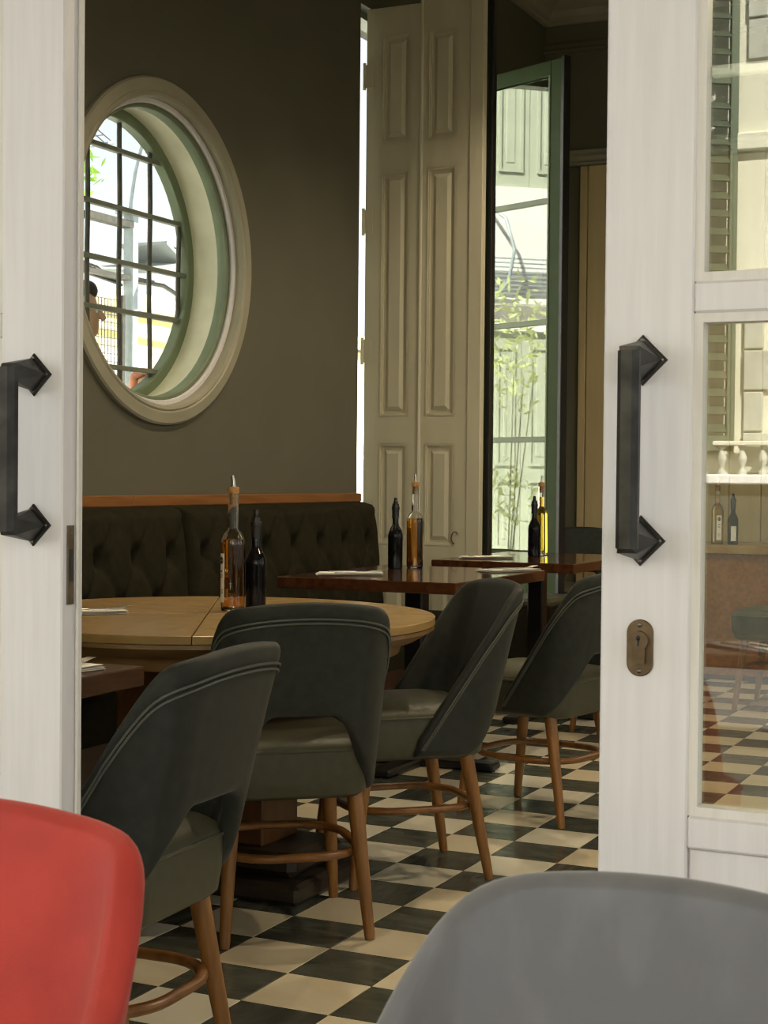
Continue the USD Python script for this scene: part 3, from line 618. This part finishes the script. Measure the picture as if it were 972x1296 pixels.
def vinegar(label, loc, rz):
    t = thing('vinegar_bottle', label, 'bottle', loc, rz, None)
    part(t, 'glass_body', lathe([(0, 0), (.027, 0), (.030, .004), (.0305, .13), (.029, .145), (.022, .163), (.0145, .176), (.0125, .186), (.0122, .215), (0, .215)], 36), 'dark_glass', 40)
    c = part(t, 'cap', lathe([(0, .205), (.0145, .205), (.0150, .24), (.0165, .242), (.0165, .252), (.0145, .254), (.0135, .266), (0, .266)], 24), 'black_plastic', 30)
    part(c, 'pourer', lathe([(0, .262), (.0085, .262), (.0095, .275), (.0075, .277), (.0075, .286), (.006, .290), (0, .290)], 16), 'black_plastic', 30)
    lab = []; a = np.linspace(-.5, .5, 10); v = [(.0309 * math.cos(x), .0309 * math.sin(x), z) for z in (.02, .105) for x in a]
    part(t, 'label', trimesh.Trimesh(v, [q for k in range(9) for q in ((k, k + 1, 11 + k), (k, 11 + k, 10 + k))], process=False), 'label_paper', True)
    return t
ob1 = oil('amber oil bottle with white label and cork on the round oak table', (-2.318, 3.938, RH), 232)
vb1 = vinegar('small black vinegar bottle beside the oil on the round oak table', (-2.295, 4.03, RH), 150)
dup(ob1, (-2.655, 5.985, .75), 150, 'amber oil bottle with cork on the middle mahogany table')
dup(vb1, (-2.705, 5.90, .75), 100, 'small black vinegar bottle on the middle mahogany table')
dup(ob3 := oil('golden oil bottle filled to the neck seen through the door glass on the side table', (-2.10, 8.98, .76), -60, 'golden_oil', .285), (-2.585, 7.35, .75), 60, 'golden oil bottle filled to the neck on the table by the casement window')
dup(vb1, (-2.575, 7.22, .75), 60, 'small black vinegar bottle on the table by the casement window')
dup(vb1, (-2.02, 9.02, .76), -70, 'small dark vinegar bottle seen through the door glass on the side table')

# ------------------------------------------------------------------ napkins and cutlery
def cutlery_meshes():
    fk = []
    P = [(-.10, 0, .004), (-.04, 0, .005), (.02, 0, .006), (.045, 0, .009)]
    fk.append(tube(P, [.0048, .0036, .003, .0036], 8, flat=.4))
    fk.append(hull([(.04, y * k, z) for y in (-.010, .010) for k, z in ((.5, .0085), (.5, .0105))] + [(.062, y, z) for y in (-.011, .011) for z in (.008, .010)]))
    for y in (-.0095, -.0032, .0032, .0095): fk.append(tube([(.06, y, .009), (.082, y, .0125), (.10, y * .95, .014)], [.0016, .0014, .0009], 6))
    kn = [tube([(-.11, 0, .004), (-.05, 0, .0045), (.0, 0, .0045)], [.0055, .005, .0045], 8, flat=.5),
          hull([(x, y, z) for x, y in ((0, -.006), (0, .006), (.06, .008), (.09, .007), (.108, 0), (.10, -.005)) for z in (.0038, .0052)])]
    return cat(*fk), cat(*kn)
FK, KN = cutlery_meshes()
def napkin_mesh():
    ms = []
    for k, (w, d, z) in enumerate(((.25, .125, 0), (.247, .12, .0026), (.24, .114, .0052))):
        nx, ny = 14, 8; x, y = np.meshgrid(np.linspace(-w / 2, w / 2, nx), np.linspace(-d / 2, d / 2, ny), indexing='ij')
        zz = z + .0012 + .0022 * meshkit.noise(np.stack([x * 18, y * 18, np.full_like(x, k * 3.1)], -1), 3) * (k + 1) / 3
        a = np.stack([x + .004 * k, y + .002 * k, zz], -1).reshape(-1, 3); b = a.copy(); b[:, 2] -= .0012; N = nx * ny; f = []
        for i in range(nx - 1):
            for j in range(ny - 1):
                p, q, r, s = i * ny + j, (i + 1) * ny + j, (i + 1) * ny + j + 1, i * ny + j + 1; f += [(p, q, r), (p, r, s), (N + p, N + r, N + q), (N + p, N + s, N + r)]
        m = trimesh.Trimesh(np.vstack([a, b]), f, process=False); ms.append(m)
    return cat(*ms)
NK = napkin_mesh()
def setting(x, y, z, deg, where, mat='paper'):
    r = math.radians(deg); c, s = math.cos(r), math.sin(r)
    def at(u, w): return (x + c * u - s * w, y + s * u + c * w)
    def put(name, mesh, mt, lab, cat_, u, w, dz, dd):
        m = rot(mesh, deg + dd); X, Y = at(u, w); solo(name, T(m, X, Y, z + dz), mt, lab, cat_)
    put('napkin', rot(NK, 0), mat, f'folded {"blue" if mat != "paper" else "white"} napkin {where}', 'napkin', 0, 0, .0006, 0)
    put('fork', FK, 'steel', f'steel fork on the napkin {where}', 'fork', .045, -.018, .0056, 9)
    put('knife', KN, 'steel', f'steel knife on the napkin {where}', 'knife', .03, .024, .0058, -3)
setting(-2.63, 3.63, RH, 48, 'at the back left of the round oak table')
setting(-2.68, 5.42, .75, 30, 'at the near end of the middle mahogany table')
setting(-2.24, 5.98, .75, 60, 'at the far right of the middle mahogany table')
setting(-2.70, 6.90, .75, 25, 'on the table by the casement window')
setting(-1.98, 2.60, .72, 80, 'on the small near left table')

# ------------------------------------------------------------------ outside, front: patio, patio table, street and building opposite
struct('patio', box(-8, 6, -2.6, 2.045, -.10, -.001), 'patio_stone', 'stone patio in front of the doors', False)
struct('road', box(-14, 12, -6.6, -2.6, -.20, -.03), 'asphalt', 'dark asphalt street in front of the cafe', False)
pt = thing('patio_table', 'pale patio table just outside the doors, seen mirrored in the door glass', 'table', (-.66, .37, 0))
part(pt, 'tabletop', slab(rrect(.48, .50, .02, 4), .715, .745, .004), 'patio_stone', 25); part(pt, 'column', box(-.03, .03, -.03, .03, .02, .715, .004), 'black_metal', False); part(pt, 'base', slab(rrect(.4, .4, .03, 4), 0, .02, .004), 'black_metal', False)
setting(-.74, .50, .745, 40, 'on the patio table', 'blue_napkin')
bd = thing('building', 'pale yellow building across the street with quoins and louvred shutter', 'building')
FY = -6.5
op = [(-3.35, -2.36), (-.55, .45), (-6.15, -5.15)]
fw = sbox(-9, 1.15, 6, 9.0)
for a, b in op: fw = fw.difference(sbox(a, 1.30, b, 6.2))
part(bd, 'wall', wall_xz(fw, FY - .3, FY), 'facade_paint', False)
part(bd, 'plinth', box(-9, 6, FY - .3, FY + .10, -.1, 1.10), 'plinth_stone', False)
part(bd, 'string_course', box(-9, 6, FY - .3, FY + .16, 1.10, 1.165, .01), 'coping_white', False)
for k, z in enumerate((3.30, 6.35)): part(bd, 'cornice', box(-9, 6, FY, FY + .05, z, z + .12, .01), 'facade_paint', False)
for a, b in op:
    part(bd, 'window_back', box(a, b, FY - .10, FY - .06, 1.30, 6.2), 'pale_curtain', False)
# louvred shutters
def louvre(x0, x1, z0, z1, y, ang):
    piv = (x0 if ang > 0 else x1, y, 0)
    s = part(bd, 'louvred_shutter', rot(cat(box(x0, x0 + .055, y - .02, y + .02, z0, z1, .003), box(x1 - .055, x1, y - .02, y + .02, z0, z1, .003), *[box(x0 + .055, x1 - .055, y - .02, y + .02, z, z + .10, .003) for z in (z0, (z0 + z1) / 2, z1 - .1)]), ang, (0, 0, 1), piv), 'shutter_frame', False)
    z = z0 + .15
    while z < z1 - .12:
        if abs(z - (z0 + z1) / 2 - .05) > .09:
            part(s, 'slat', rot(rot(box(x0 + .055, x1 - .055, y - .045, y + .045, z - .006, z + .006, .002), -38, (1, 0, 0), (0, y, z)), ang, (0, 0, 1), piv), 'shutter_slat', False)
        z += .118
for a, b in op:
    louvre(a, a + .49, 1.32, 6.15, FY + .03, 34); louvre(b - .49, b, 1.32, 6.15, FY + .03, -34)
# quoins round the openings
random.seed(3)
for a, b in op:
    for side, xe in ((-1, a), (1, b)):
        z = 1.18; k = 0
        while z < 6.4:
            hgt = .26; wd = .13 if k % 2 else .22
            if side == 1 and a < -2 and a > -4 and 2.3 < z < 3.7: z += hgt + .012; k += 1; continue
            x0, x1 = (xe + .06, xe + .06 + wd) if side == 1 else (xe - .06 - wd, xe - .06)
            part(bd, 'quoin', box(x0, x1, FY, FY + .022 + .012 * random.random(), z, z + hgt, .006), 'quoin_stone', False); z += hgt + .012; k += 1
bal = [(0, 0), (.030, 0), (.030, .02), (.016, .035), (.014, .05), (.030, .09), (.032, .11), (.018, .15), (.014, .165), (.028, .178), (.028, .19), (0, .19)]
for k in range(60):
    x = -8.9 + k * .135
    if x > -.9: break
    part(bd, 'baluster', T(lathe(bal, 10), x, FY + .09, 1.165), 'quoin_stone', 40)
part(bd, 'handrail', box(-9, -.8, FY + .05, FY + .13, 1.355, 1.385, .006), 'facade_paint', False)

aw = thing('awning', 'beige canvas awning over the patio in front of the doors', 'awning')
part(aw, 'canvas', hull([(x, y, z + d) for x in (-4.0, 3.2) for y, z in ((YI, 3.62), (-1.2, 3.02)) for d in (0, .012)]), 'awning_canvas', False)
part(aw, 'valance', box(-4.0, 3.2, -1.212, -1.20, 2.82, 3.03), 'awning_canvas', False); part(aw, 'front_bar', tube([(-4.0, -1.20, 3.015), (3.2, -1.20, 3.015)], .02, 8), 'galvanised', 40)
for x in (-3.4, 2.8): part(aw, 'arm', tube([(x, 2.05, 2.95), (x, -1.18, 3.01)], .016, 8), 'galvanised', 40)

# ------------------------------------------------------------------ outside, left: courtyard
struct('courtyard', box(-22, WX - .28, -1.0, 30, -.2, .25), 'court_white', 'pale paved courtyard beyond the round window', False)
cw = thing('courtyard_wall', 'yellow and white courtyard wall beyond the round window', 'wall')
part(cw, 'yellow_band', box(-9.3, -9.0, 11.0, 20, 2.35, 2.95), 'court_yellow', False); part(cw, 'white_wall', box(-9.3, -9.0, 8.7, 24, .25, 2.35), 'court_white', False)
part(cw, 'ledge', box(-9.3, -8.94, 11.0, 20, 2.74, 2.765), 'iron', False); part(cw, 'pipe', tube([(-8.97, 12 + 8 * k / 20, 2.60 - .10 * math.sin(PI * k / 12)) for k in range(13)], .022, 8), 'court_yellow', 40)
po = thing('canopy_post', 'pale grey steel post with curved arm beyond the round window', 'post')
part(po, 'post', box(-8.05, -7.95, 11.73, 11.83, .25, 3.45, .01), 'galvanised', False)
part(po, 'curved_arm', tube([(-8, 11.78, 3.4), (-8, 11.80, 3.55), (-8, 11.86, 3.80), (-8, 11.96, 4.05), (-8, 12.09, 4.33), (-8, 12.3, 4.7)], .028, 8), 'galvanised', 40)
part(po, 'tie', box(-8.02, -7.98, 11.95, 12.6, 4.02, 4.06), 'galvanised', False)
part(po, 'top_plate', box(-8.1, -7.9, 11.68, 11.88, 3.42, 3.46, .004), 'galvanised', False)
def wires(origin, u, v, nu, nv, r=.006):
    o, u, v = map(lambda q: np.array(q, float), (origin, u, v)); ms = []
    for k in range(nu + 1): ms.append(tube([o + u * k / nu, o + u * k / nu + v], r, 4, caps=False))
    for k in range(nv + 1): ms.append(tube([o + v * k / nv, o + v * k / nv + u], r, 4, caps=False))
    return cat(*ms)
fe = thing('wire_fence', 'wire mesh fence panel beyond the round window', 'fence')
part(fe, 'wire_mesh', wires((-8, 11.05, 1.3), (0, .58, 0), (0, 0, 1.35), 12, 20, .0045), 'wire', False)
part(fe, 'fence_post', box(-8.02, -7.98, 11.02, 11.06, .25, 2.70), 'iron', False); part(fe, 'fence_post', box(-8.02, -7.98, 11.63, 11.67, .25, 2.70), 'iron', False)
cp = thing('mesh_canopy', 'tilted wire mesh canopy overhead beyond the round window', 'canopy')
part(cp, 'wire_mesh', wires((-8.6, 11.0, 3.85), (.25, 1.0, .28), (-1.6, .25, 1.2), 12, 14, .005), 'wire', False)
part(cp, 'frame_bar', tube([(-8.6, 11.0, 3.85), (-8.35, 12.0, 4.13)], .018, 6), 'galvanised', 40); part(cp, 'frame_bar', tube([(-10.2, 11.25, 5.05), (-9.95, 12.25, 5.33)], .018, 6), 'galvanised', 40)
rf = thing('lean_to_roof', 'grey sheet lean-to roof on brackets beyond the round window', 'roof')
part(rf, 'sheet', [rot(box(-8.6, -7.7, 11.9, 12.75, 3.02, 3.05), 14, (1, .3, 0), (-8, 12.3, 3.05)), rot(box(-8.4, -7.9, 12.2, 12.55, 3.18, 3.21), -24, (1, 0, 0), (-8, 12.3, 3.2))], 'roof_sheet', False)
part(rf, 'bracket', tube([(-8, 11.8, 2.85), (-8, 12.3, 2.86), (-8, 12.55, 2.80), (-8, 12.58, 2.72)], .02, 6), 'iron', 40)
part(rf, 'bracket', tube([(-8, 12.4, 3.75), (-8, 12.75, 3.25), (-8, 12.35, 3.22)], .016, 6), 'iron', 40); part(rf, 'bracket', tube([(-8, 12.42, 3.75), (-8, 12.62, 3.35), (-8, 12.8, 3.02)], .016, 6), 'iron', 40)
part(rf, 'gutter', [box(-8.05, -7.95, 11.1, 11.75, 3.30, 3.36), box(-8.06, -7.96, 11.1, 12.1, 2.84, 2.88)], 'iron', False)
part(rf, 'lattice', wires((-8.05, 11.0, 2.86), (0, .72, -.06), (-.35, .1, .20), 11, 4, .010), 'iron', False)
def leaves(center, size, n, ln, seed, flat=1.0):
    rs = np.random.RandomState(seed); c = np.array(center); V, Fc = [], []
    for k in range(n):
        d = rs.normal(size=3); d /= np.linalg.norm(d); p = c + d * np.array(size) * (.35 + .65 * rs.rand()) * np.array([1, 1, flat])
        a = rs.normal(size=3); a /= np.linalg.norm(a); b = np.cross(a, rs.normal(size=3)); b /= np.linalg.norm(b); l = ln * (.6 + .8 * rs.rand()); i = len(V)
        V += [p - a * l, p + b * l * .35, p + a * l, p - b * l * .35]; Fc += [(i, i + 1, i + 2), (i, i + 2, i + 3)]
    return trimesh.Trimesh(V, Fc, process=False)
tr = thing('courtyard_tree', 'leafy green tree beyond the round window', 'tree')
part(tr, 'trunk', tube([(-10.5, 13.2, .2), (-10.4, 13.3, 2.2), (-10.6, 13.1, 4.0), (-10.5, 13.2, 5.2)], [.10, .08, .06, .03], 8), 'bark', 50)
for k, (c, s) in enumerate((((-10.4, 13.6, 4.3), (.8, .6, .5)), ((-10.6, 12.9, 5.2), (.9, .7, .6)), ((-10.3, 12.9, 3.6), (.5, .35, .4)))):
    b = part(tr, 'bough', tube([(-10.5, 13.2, c[2] - .8), (c[0], c[1], c[2])], [.03, .01], 6), 'bark', 50); part(b, 'foliage', leaves(c, s, 420, .07, 11 + k), 'leaf_green', False, kind='stuff')
# courtyard side mirrored in the tall casement: house with panelled shutters and a shrub
ch = thing('courtyard_house', 'pale house with panelled shutters, mirrored in the open casement', 'house')
HX = -9.0
part(ch, 'wall', wall_yz(sbox(1.0, .25, 8.5, 7.0).difference(sbox(6.05, .30, 7.15, 2.56)).difference(sbox(6.0, 3.95, 7.2, 5.7)), HX - .3, HX), 'court_white', False)
def house_shutter(y0, y1, z0, z1):
    lf = part(ch, 'shutter', box(HX - .10, HX - .05, y0, y1, z0, z1, .004), 'pale_shutter', False)
    hh = (z1 - z0)
    for a, b in ((.06, .36), (.42, .94)) if hh > 1.9 else ((.08, .92),):
        part(lf, 'shutter_panel', [wall_yz(sbox(y0 + .07, z0 + a * hh, y1 - .07, z0 + b * hh).difference(sbox(y0 + .10, z0 + a * hh + .03, y1 - .10, z0 + b * hh - .03)), HX - .051, HX - .030), box(HX - .06, HX - .042, y0 + .15, y1 - .15, z0 + a * hh + .09, z0 + b * hh - .09, .006)], 'pale_shutter', False)
for y0, y1 in ((6.06, 6.46), (6.465, 6.80), (6.805, 7.14)): house_shutter(y0, y1, .31, 2.55)
for y0, y1 in ((6.01, 6.40), (6.405, 6.80), (6.805, 7.19)): house_shutter(y0, y1, 3.96, 5.69)
part(ch, 'balcony_slab', box(HX, HX + .12, 5.9, 7.3, 2.80, 2.86, .01), 'court_white', False)
for k in range(9): part(ch, 'balcony_rail', box(HX + .09, HX + .105, 5.9, 7.3, 2.90 + k * .042, 2.912 + k * .042), 'galvanised', False)
part(ch, 'lamp_arm', tube([(HX + .02, 6.9, 2.7), (HX + .25, 6.72, 3.0), (HX + .3, 6.68, 3.3), (HX + .22, 6.74, 3.6), (HX + .02, 6.88, 3.78)], .018, 8), 'galvanised', 40)
sb = thing('courtyard_shrub', 'leafy shrub in the courtyard outside the tall window', 'shrub')
part(sb, 'stem', [tube([(-6.2, 7.65, .25), (-6.2 + .1 * k, 7.65 + .12 * k - .2, 1.9)], [.006, .003], 6) for k in range(3)], 'bark', 50)
part(sb, 'foliage', cat(leaves((-6.2, 7.62, 2.15), (.42, .36, .62), 330, .042, 5), leaves((-6.2, 7.75, 1.0), (.35, .35, .30), 170, .042, 6)), 'leaf_pale', False, kind='stuff')

# ------------------------------------------------------------------ people outside the round window
def man(bones, r_len=.012, it=8):
    parts = []
    for (a, ra), (b, rb) in bones:
        s1 = trimesh.creation.icosphere(2, ra); s1.apply_translation(a); s2 = trimesh.creation.icosphere(2, rb); s2.apply_translation(b); h = hull(np.vstack([s1.vertices, s2.vertices]))
        parts.append(m3.Manifold(m3.Mesh(np.asarray(h.vertices, np.float32), np.asarray(h.faces, np.uint32))))
    u = m3.Manifold.batch_boolean(parts, m3.OpType.Add).refine_to_length(r_len); mm = u.to_mesh()
    t = trimesh.Trimesh(mm.vert_properties[:, :3], mm.tri_verts); trimesh.smoothing.filter_taubin(t, iterations=it); return t
def person(label, loc, rz, height, hair, shirt, glasses):
    t = thing('person', label, 'person', loc, rz); k = height / 1.70
    def S(b): return [((np.array(a) * k, ra * k), (np.array(c) * k, rc * k)) for (a, ra), (c, rc) in b]
    hd = [(((0, -.012, 1.60), .088), ((0, .012, 1.545), .072)), (((0, .012, 1.545), .072), ((0, .042, 1.495), .040)), (((0, .07, 1.585), .018), ((0, .100, 1.548), .014)),
          (((-.083, .0, 1.575), .014), ((-.086, -.01, 1.545), .010)), (((.083, .0, 1.575), .014), ((.086, -.01, 1.545), .010)), (((0, -.015, 1.52), .052), ((0, -.01, 1.42), .056))]
    tor = [(((-.12, 0, 1.37), .062), ((.12, 0, 1.37), .062)), (((-.10, 0, 1.25), .098), ((.10, 0, 1.25), .098)), (((-.07, 0, 1.06), .090), ((.07, 0, 1.06), .090)), (((-.08, 0, .93), .105), ((.08, 0, .93), .105)), (((0, 0, 1.25), .11), ((0, 0, 1.0), .11)), (((0, 0, 1.38), .06), ((0, 0, 1.25), .10))]
    arms, legs, hands = [], [], []
    for s in (-1, 1):
        arms += [(((s * .165, 0, 1.365), .056), ((s * .225, -.01, 1.09), .042)), (((s * .225, -.01, 1.09), .042), ((s * .21, .10, .86), .029))]
        hands += [(((s * .21, .10, .86), .028), ((s * .205, .125, .79), .026))] + [(((s * .205 + q * .012, .125, .79), .0095), ((s * .205 + q * .016, .14, .79 - l), .008)) for q, l in ((-1.6, .062), (-.5, .078), (.5, .082), (1.6, .070))] + [(((s * .19, .125, .82), .011), ((s * .165, .145, .775), .009))]
        legs += [(((s * .09, 0, .90), .085), ((s * .095, .01, .50), .058)), (((s * .095, .01, .50), .056), ((s * .10, -.015, .09), .038)), (((s * .10, -.015, .06), .036), ((s * .10, .13, .035), .032))]
    part(t, 'body', man(S(hd + tor + arms + legs + hands)), 'skin', True)
    def infl(b, d): return [((a, ra + d), (c, rc + d)) for (a, ra), (c, rc) in b]
    part(t, 'shirt', man(infl(S(tor[:5] + [x for q, x in enumerate(arms) if q % 2 == 0]), .012), .016), shirt, True)
    part(t, 'trousers', man(infl(S([tor[3]] + [x for q, x in enumerate(legs) if q % 3 != 2]), .010), .018), 'denim', True)
    for s in (-1, 1): part(t, 'shoe', man(infl(S([(((s * .10, -.03, .05), .040), ((s * .10, .14, .035), .033))]), .008), .014), 'shoe_leather', True)
    hb = [(((0, -.03, 1.625), .090), ((0, -.035, 1.58), .088)), (((-.055, -.03, 1.61), .050), ((-.07, -.03, 1.50), .030)), (((.055, -.03, 1.61), .050), ((.07, -.03, 1.50), .030)), (((0, -.06, 1.58), .075), ((0, -.075, 1.47), .050)), (((0, .03, 1.665), .048), ((0, -.02, 1.66), .06))]
    part(t, 'hair', man(S(hb), .010, 6), hair, True)
    for s in (-1, 1):
        e = part(t, 'eye', smooth_sphere(.0125 * k, np.array([s * .032, .077, 1.575]) * k, (1, .6, .7)), 'eye_white', True); part(e, 'iris', smooth_sphere(.006 * k, np.array([s * .032, .0835, 1.575]) * k, (1, .5, 1), 1), 'dark_hair', True)
    part(t, 'mouth', smooth_sphere(.02 * k, np.array([0, .073, 1.510]) * k, (1, .5, .32)), 'lip', True)
    if glasses:
        g = part(t, 'sunglasses', cat(*[smooth_sphere(.026 * k, np.array([s * .033, .075, 1.665]) * k, (1, .35, .7)) for s in (-1, 1)]), 'lens_dark', True)
        part(g, 'frame', cat(tube(np.array([(-.012, .084, 1.67), (.012, .084, 1.67)]) * k, .003, 6), *[tube(np.array([(s * .058, .07, 1.665), (s * .088, .02, 1.64), (s * .092, -.05, 1.60)]) * k, .003, 6) for s in (-1, 1)]), 'black_plastic', True)
    return t
person('red haired person with sunglasses pushed up, at the foot of the round window', (-5.9, 8.86, .25), -100, 1.57, 'red_hair', 'shirt_teal', True)
person('dark haired person in a pale top at the left edge of the round window', (-4.30, 5.93, .25), -60, 1.74, 'dark_hair', 'shirt_pale', False)

# ------------------------------------------------------------------ warm pendant lamps over the right side of the room
for k, (x, y) in enumerate(((-.25, 4.3), (-.6, 7.7))):
    lp = thing('pendant_lamp', ('brass pendant lamp with cream shade hung nearer the doors', 'brass pendant lamp with cream shade hung nearer the far wall')[k], 'lamp', (x, y, 0))
    part(lp, 'cord', tube([(0, 0, 2.75), (0, 0, CEIL)], .004, 6), 'black_plastic'); part(lp, 'ceiling_rose', lathe([(0, CEIL - .04), (.05, CEIL - .03), (.055, CEIL), (0, CEIL)], 20), 'bronze')
    part(lp, 'shade', lathe([(.06, 2.76), (.20, 2.55), (.205, 2.55), (.065, 2.765), (0, 2.77), (0, 2.765)], 28), 'coping_white', 40)
    b = UsdLux.SphereLight.Define(stage, lp + '/bulb_light'); b.CreateRadiusAttr(.05); b.CreateIntensityAttr(LAMP); b.CreateColorAttr(Gf.Vec3f(1.0, .80, .52)); b.AddTranslateOp().Set(Gf.Vec3d(0, 0, 2.56))
for k, (x, y) in enumerate(((-1.95, 3.2), (-1.95, 5.0), (-1.95, 6.8))):
    lp = thing('dome_lamp', ('black dome pendant hung high over the round table', 'black dome pendant hung high over the middle mahogany table', 'black dome pendant hung high over the table by the casement')[k], 'lamp', (x, y, 0))
    part(lp, 'cord', tube([(0, 0, 3.85), (0, 0, CEIL)], .004, 6), 'black_plastic'); part(lp, 'ceiling_rose', lathe([(0, CEIL - .04), (.05, CEIL - .03), (.055, CEIL), (0, CEIL)], 20), 'black_plastic')
    part(lp, 'shade', lathe([(.03, 3.88), (.10, 3.84), (.15, 3.76), (.17, 3.64), (.175, 3.64), (.156, 3.765), (.105, 3.85), (.035, 3.89), (0, 3.89), (0, 3.88)], 28), 'black_plastic', 40)
    b = UsdLux.SphereLight.Define(stage, lp + '/bulb_light'); b.CreateRadiusAttr(.04); b.CreateIntensityAttr(LAMP2); b.CreateColorAttr(Gf.Vec3f(1.0, .82, .56)); b.AddTranslateOp().Set(Gf.Vec3d(0, 0, 3.79))
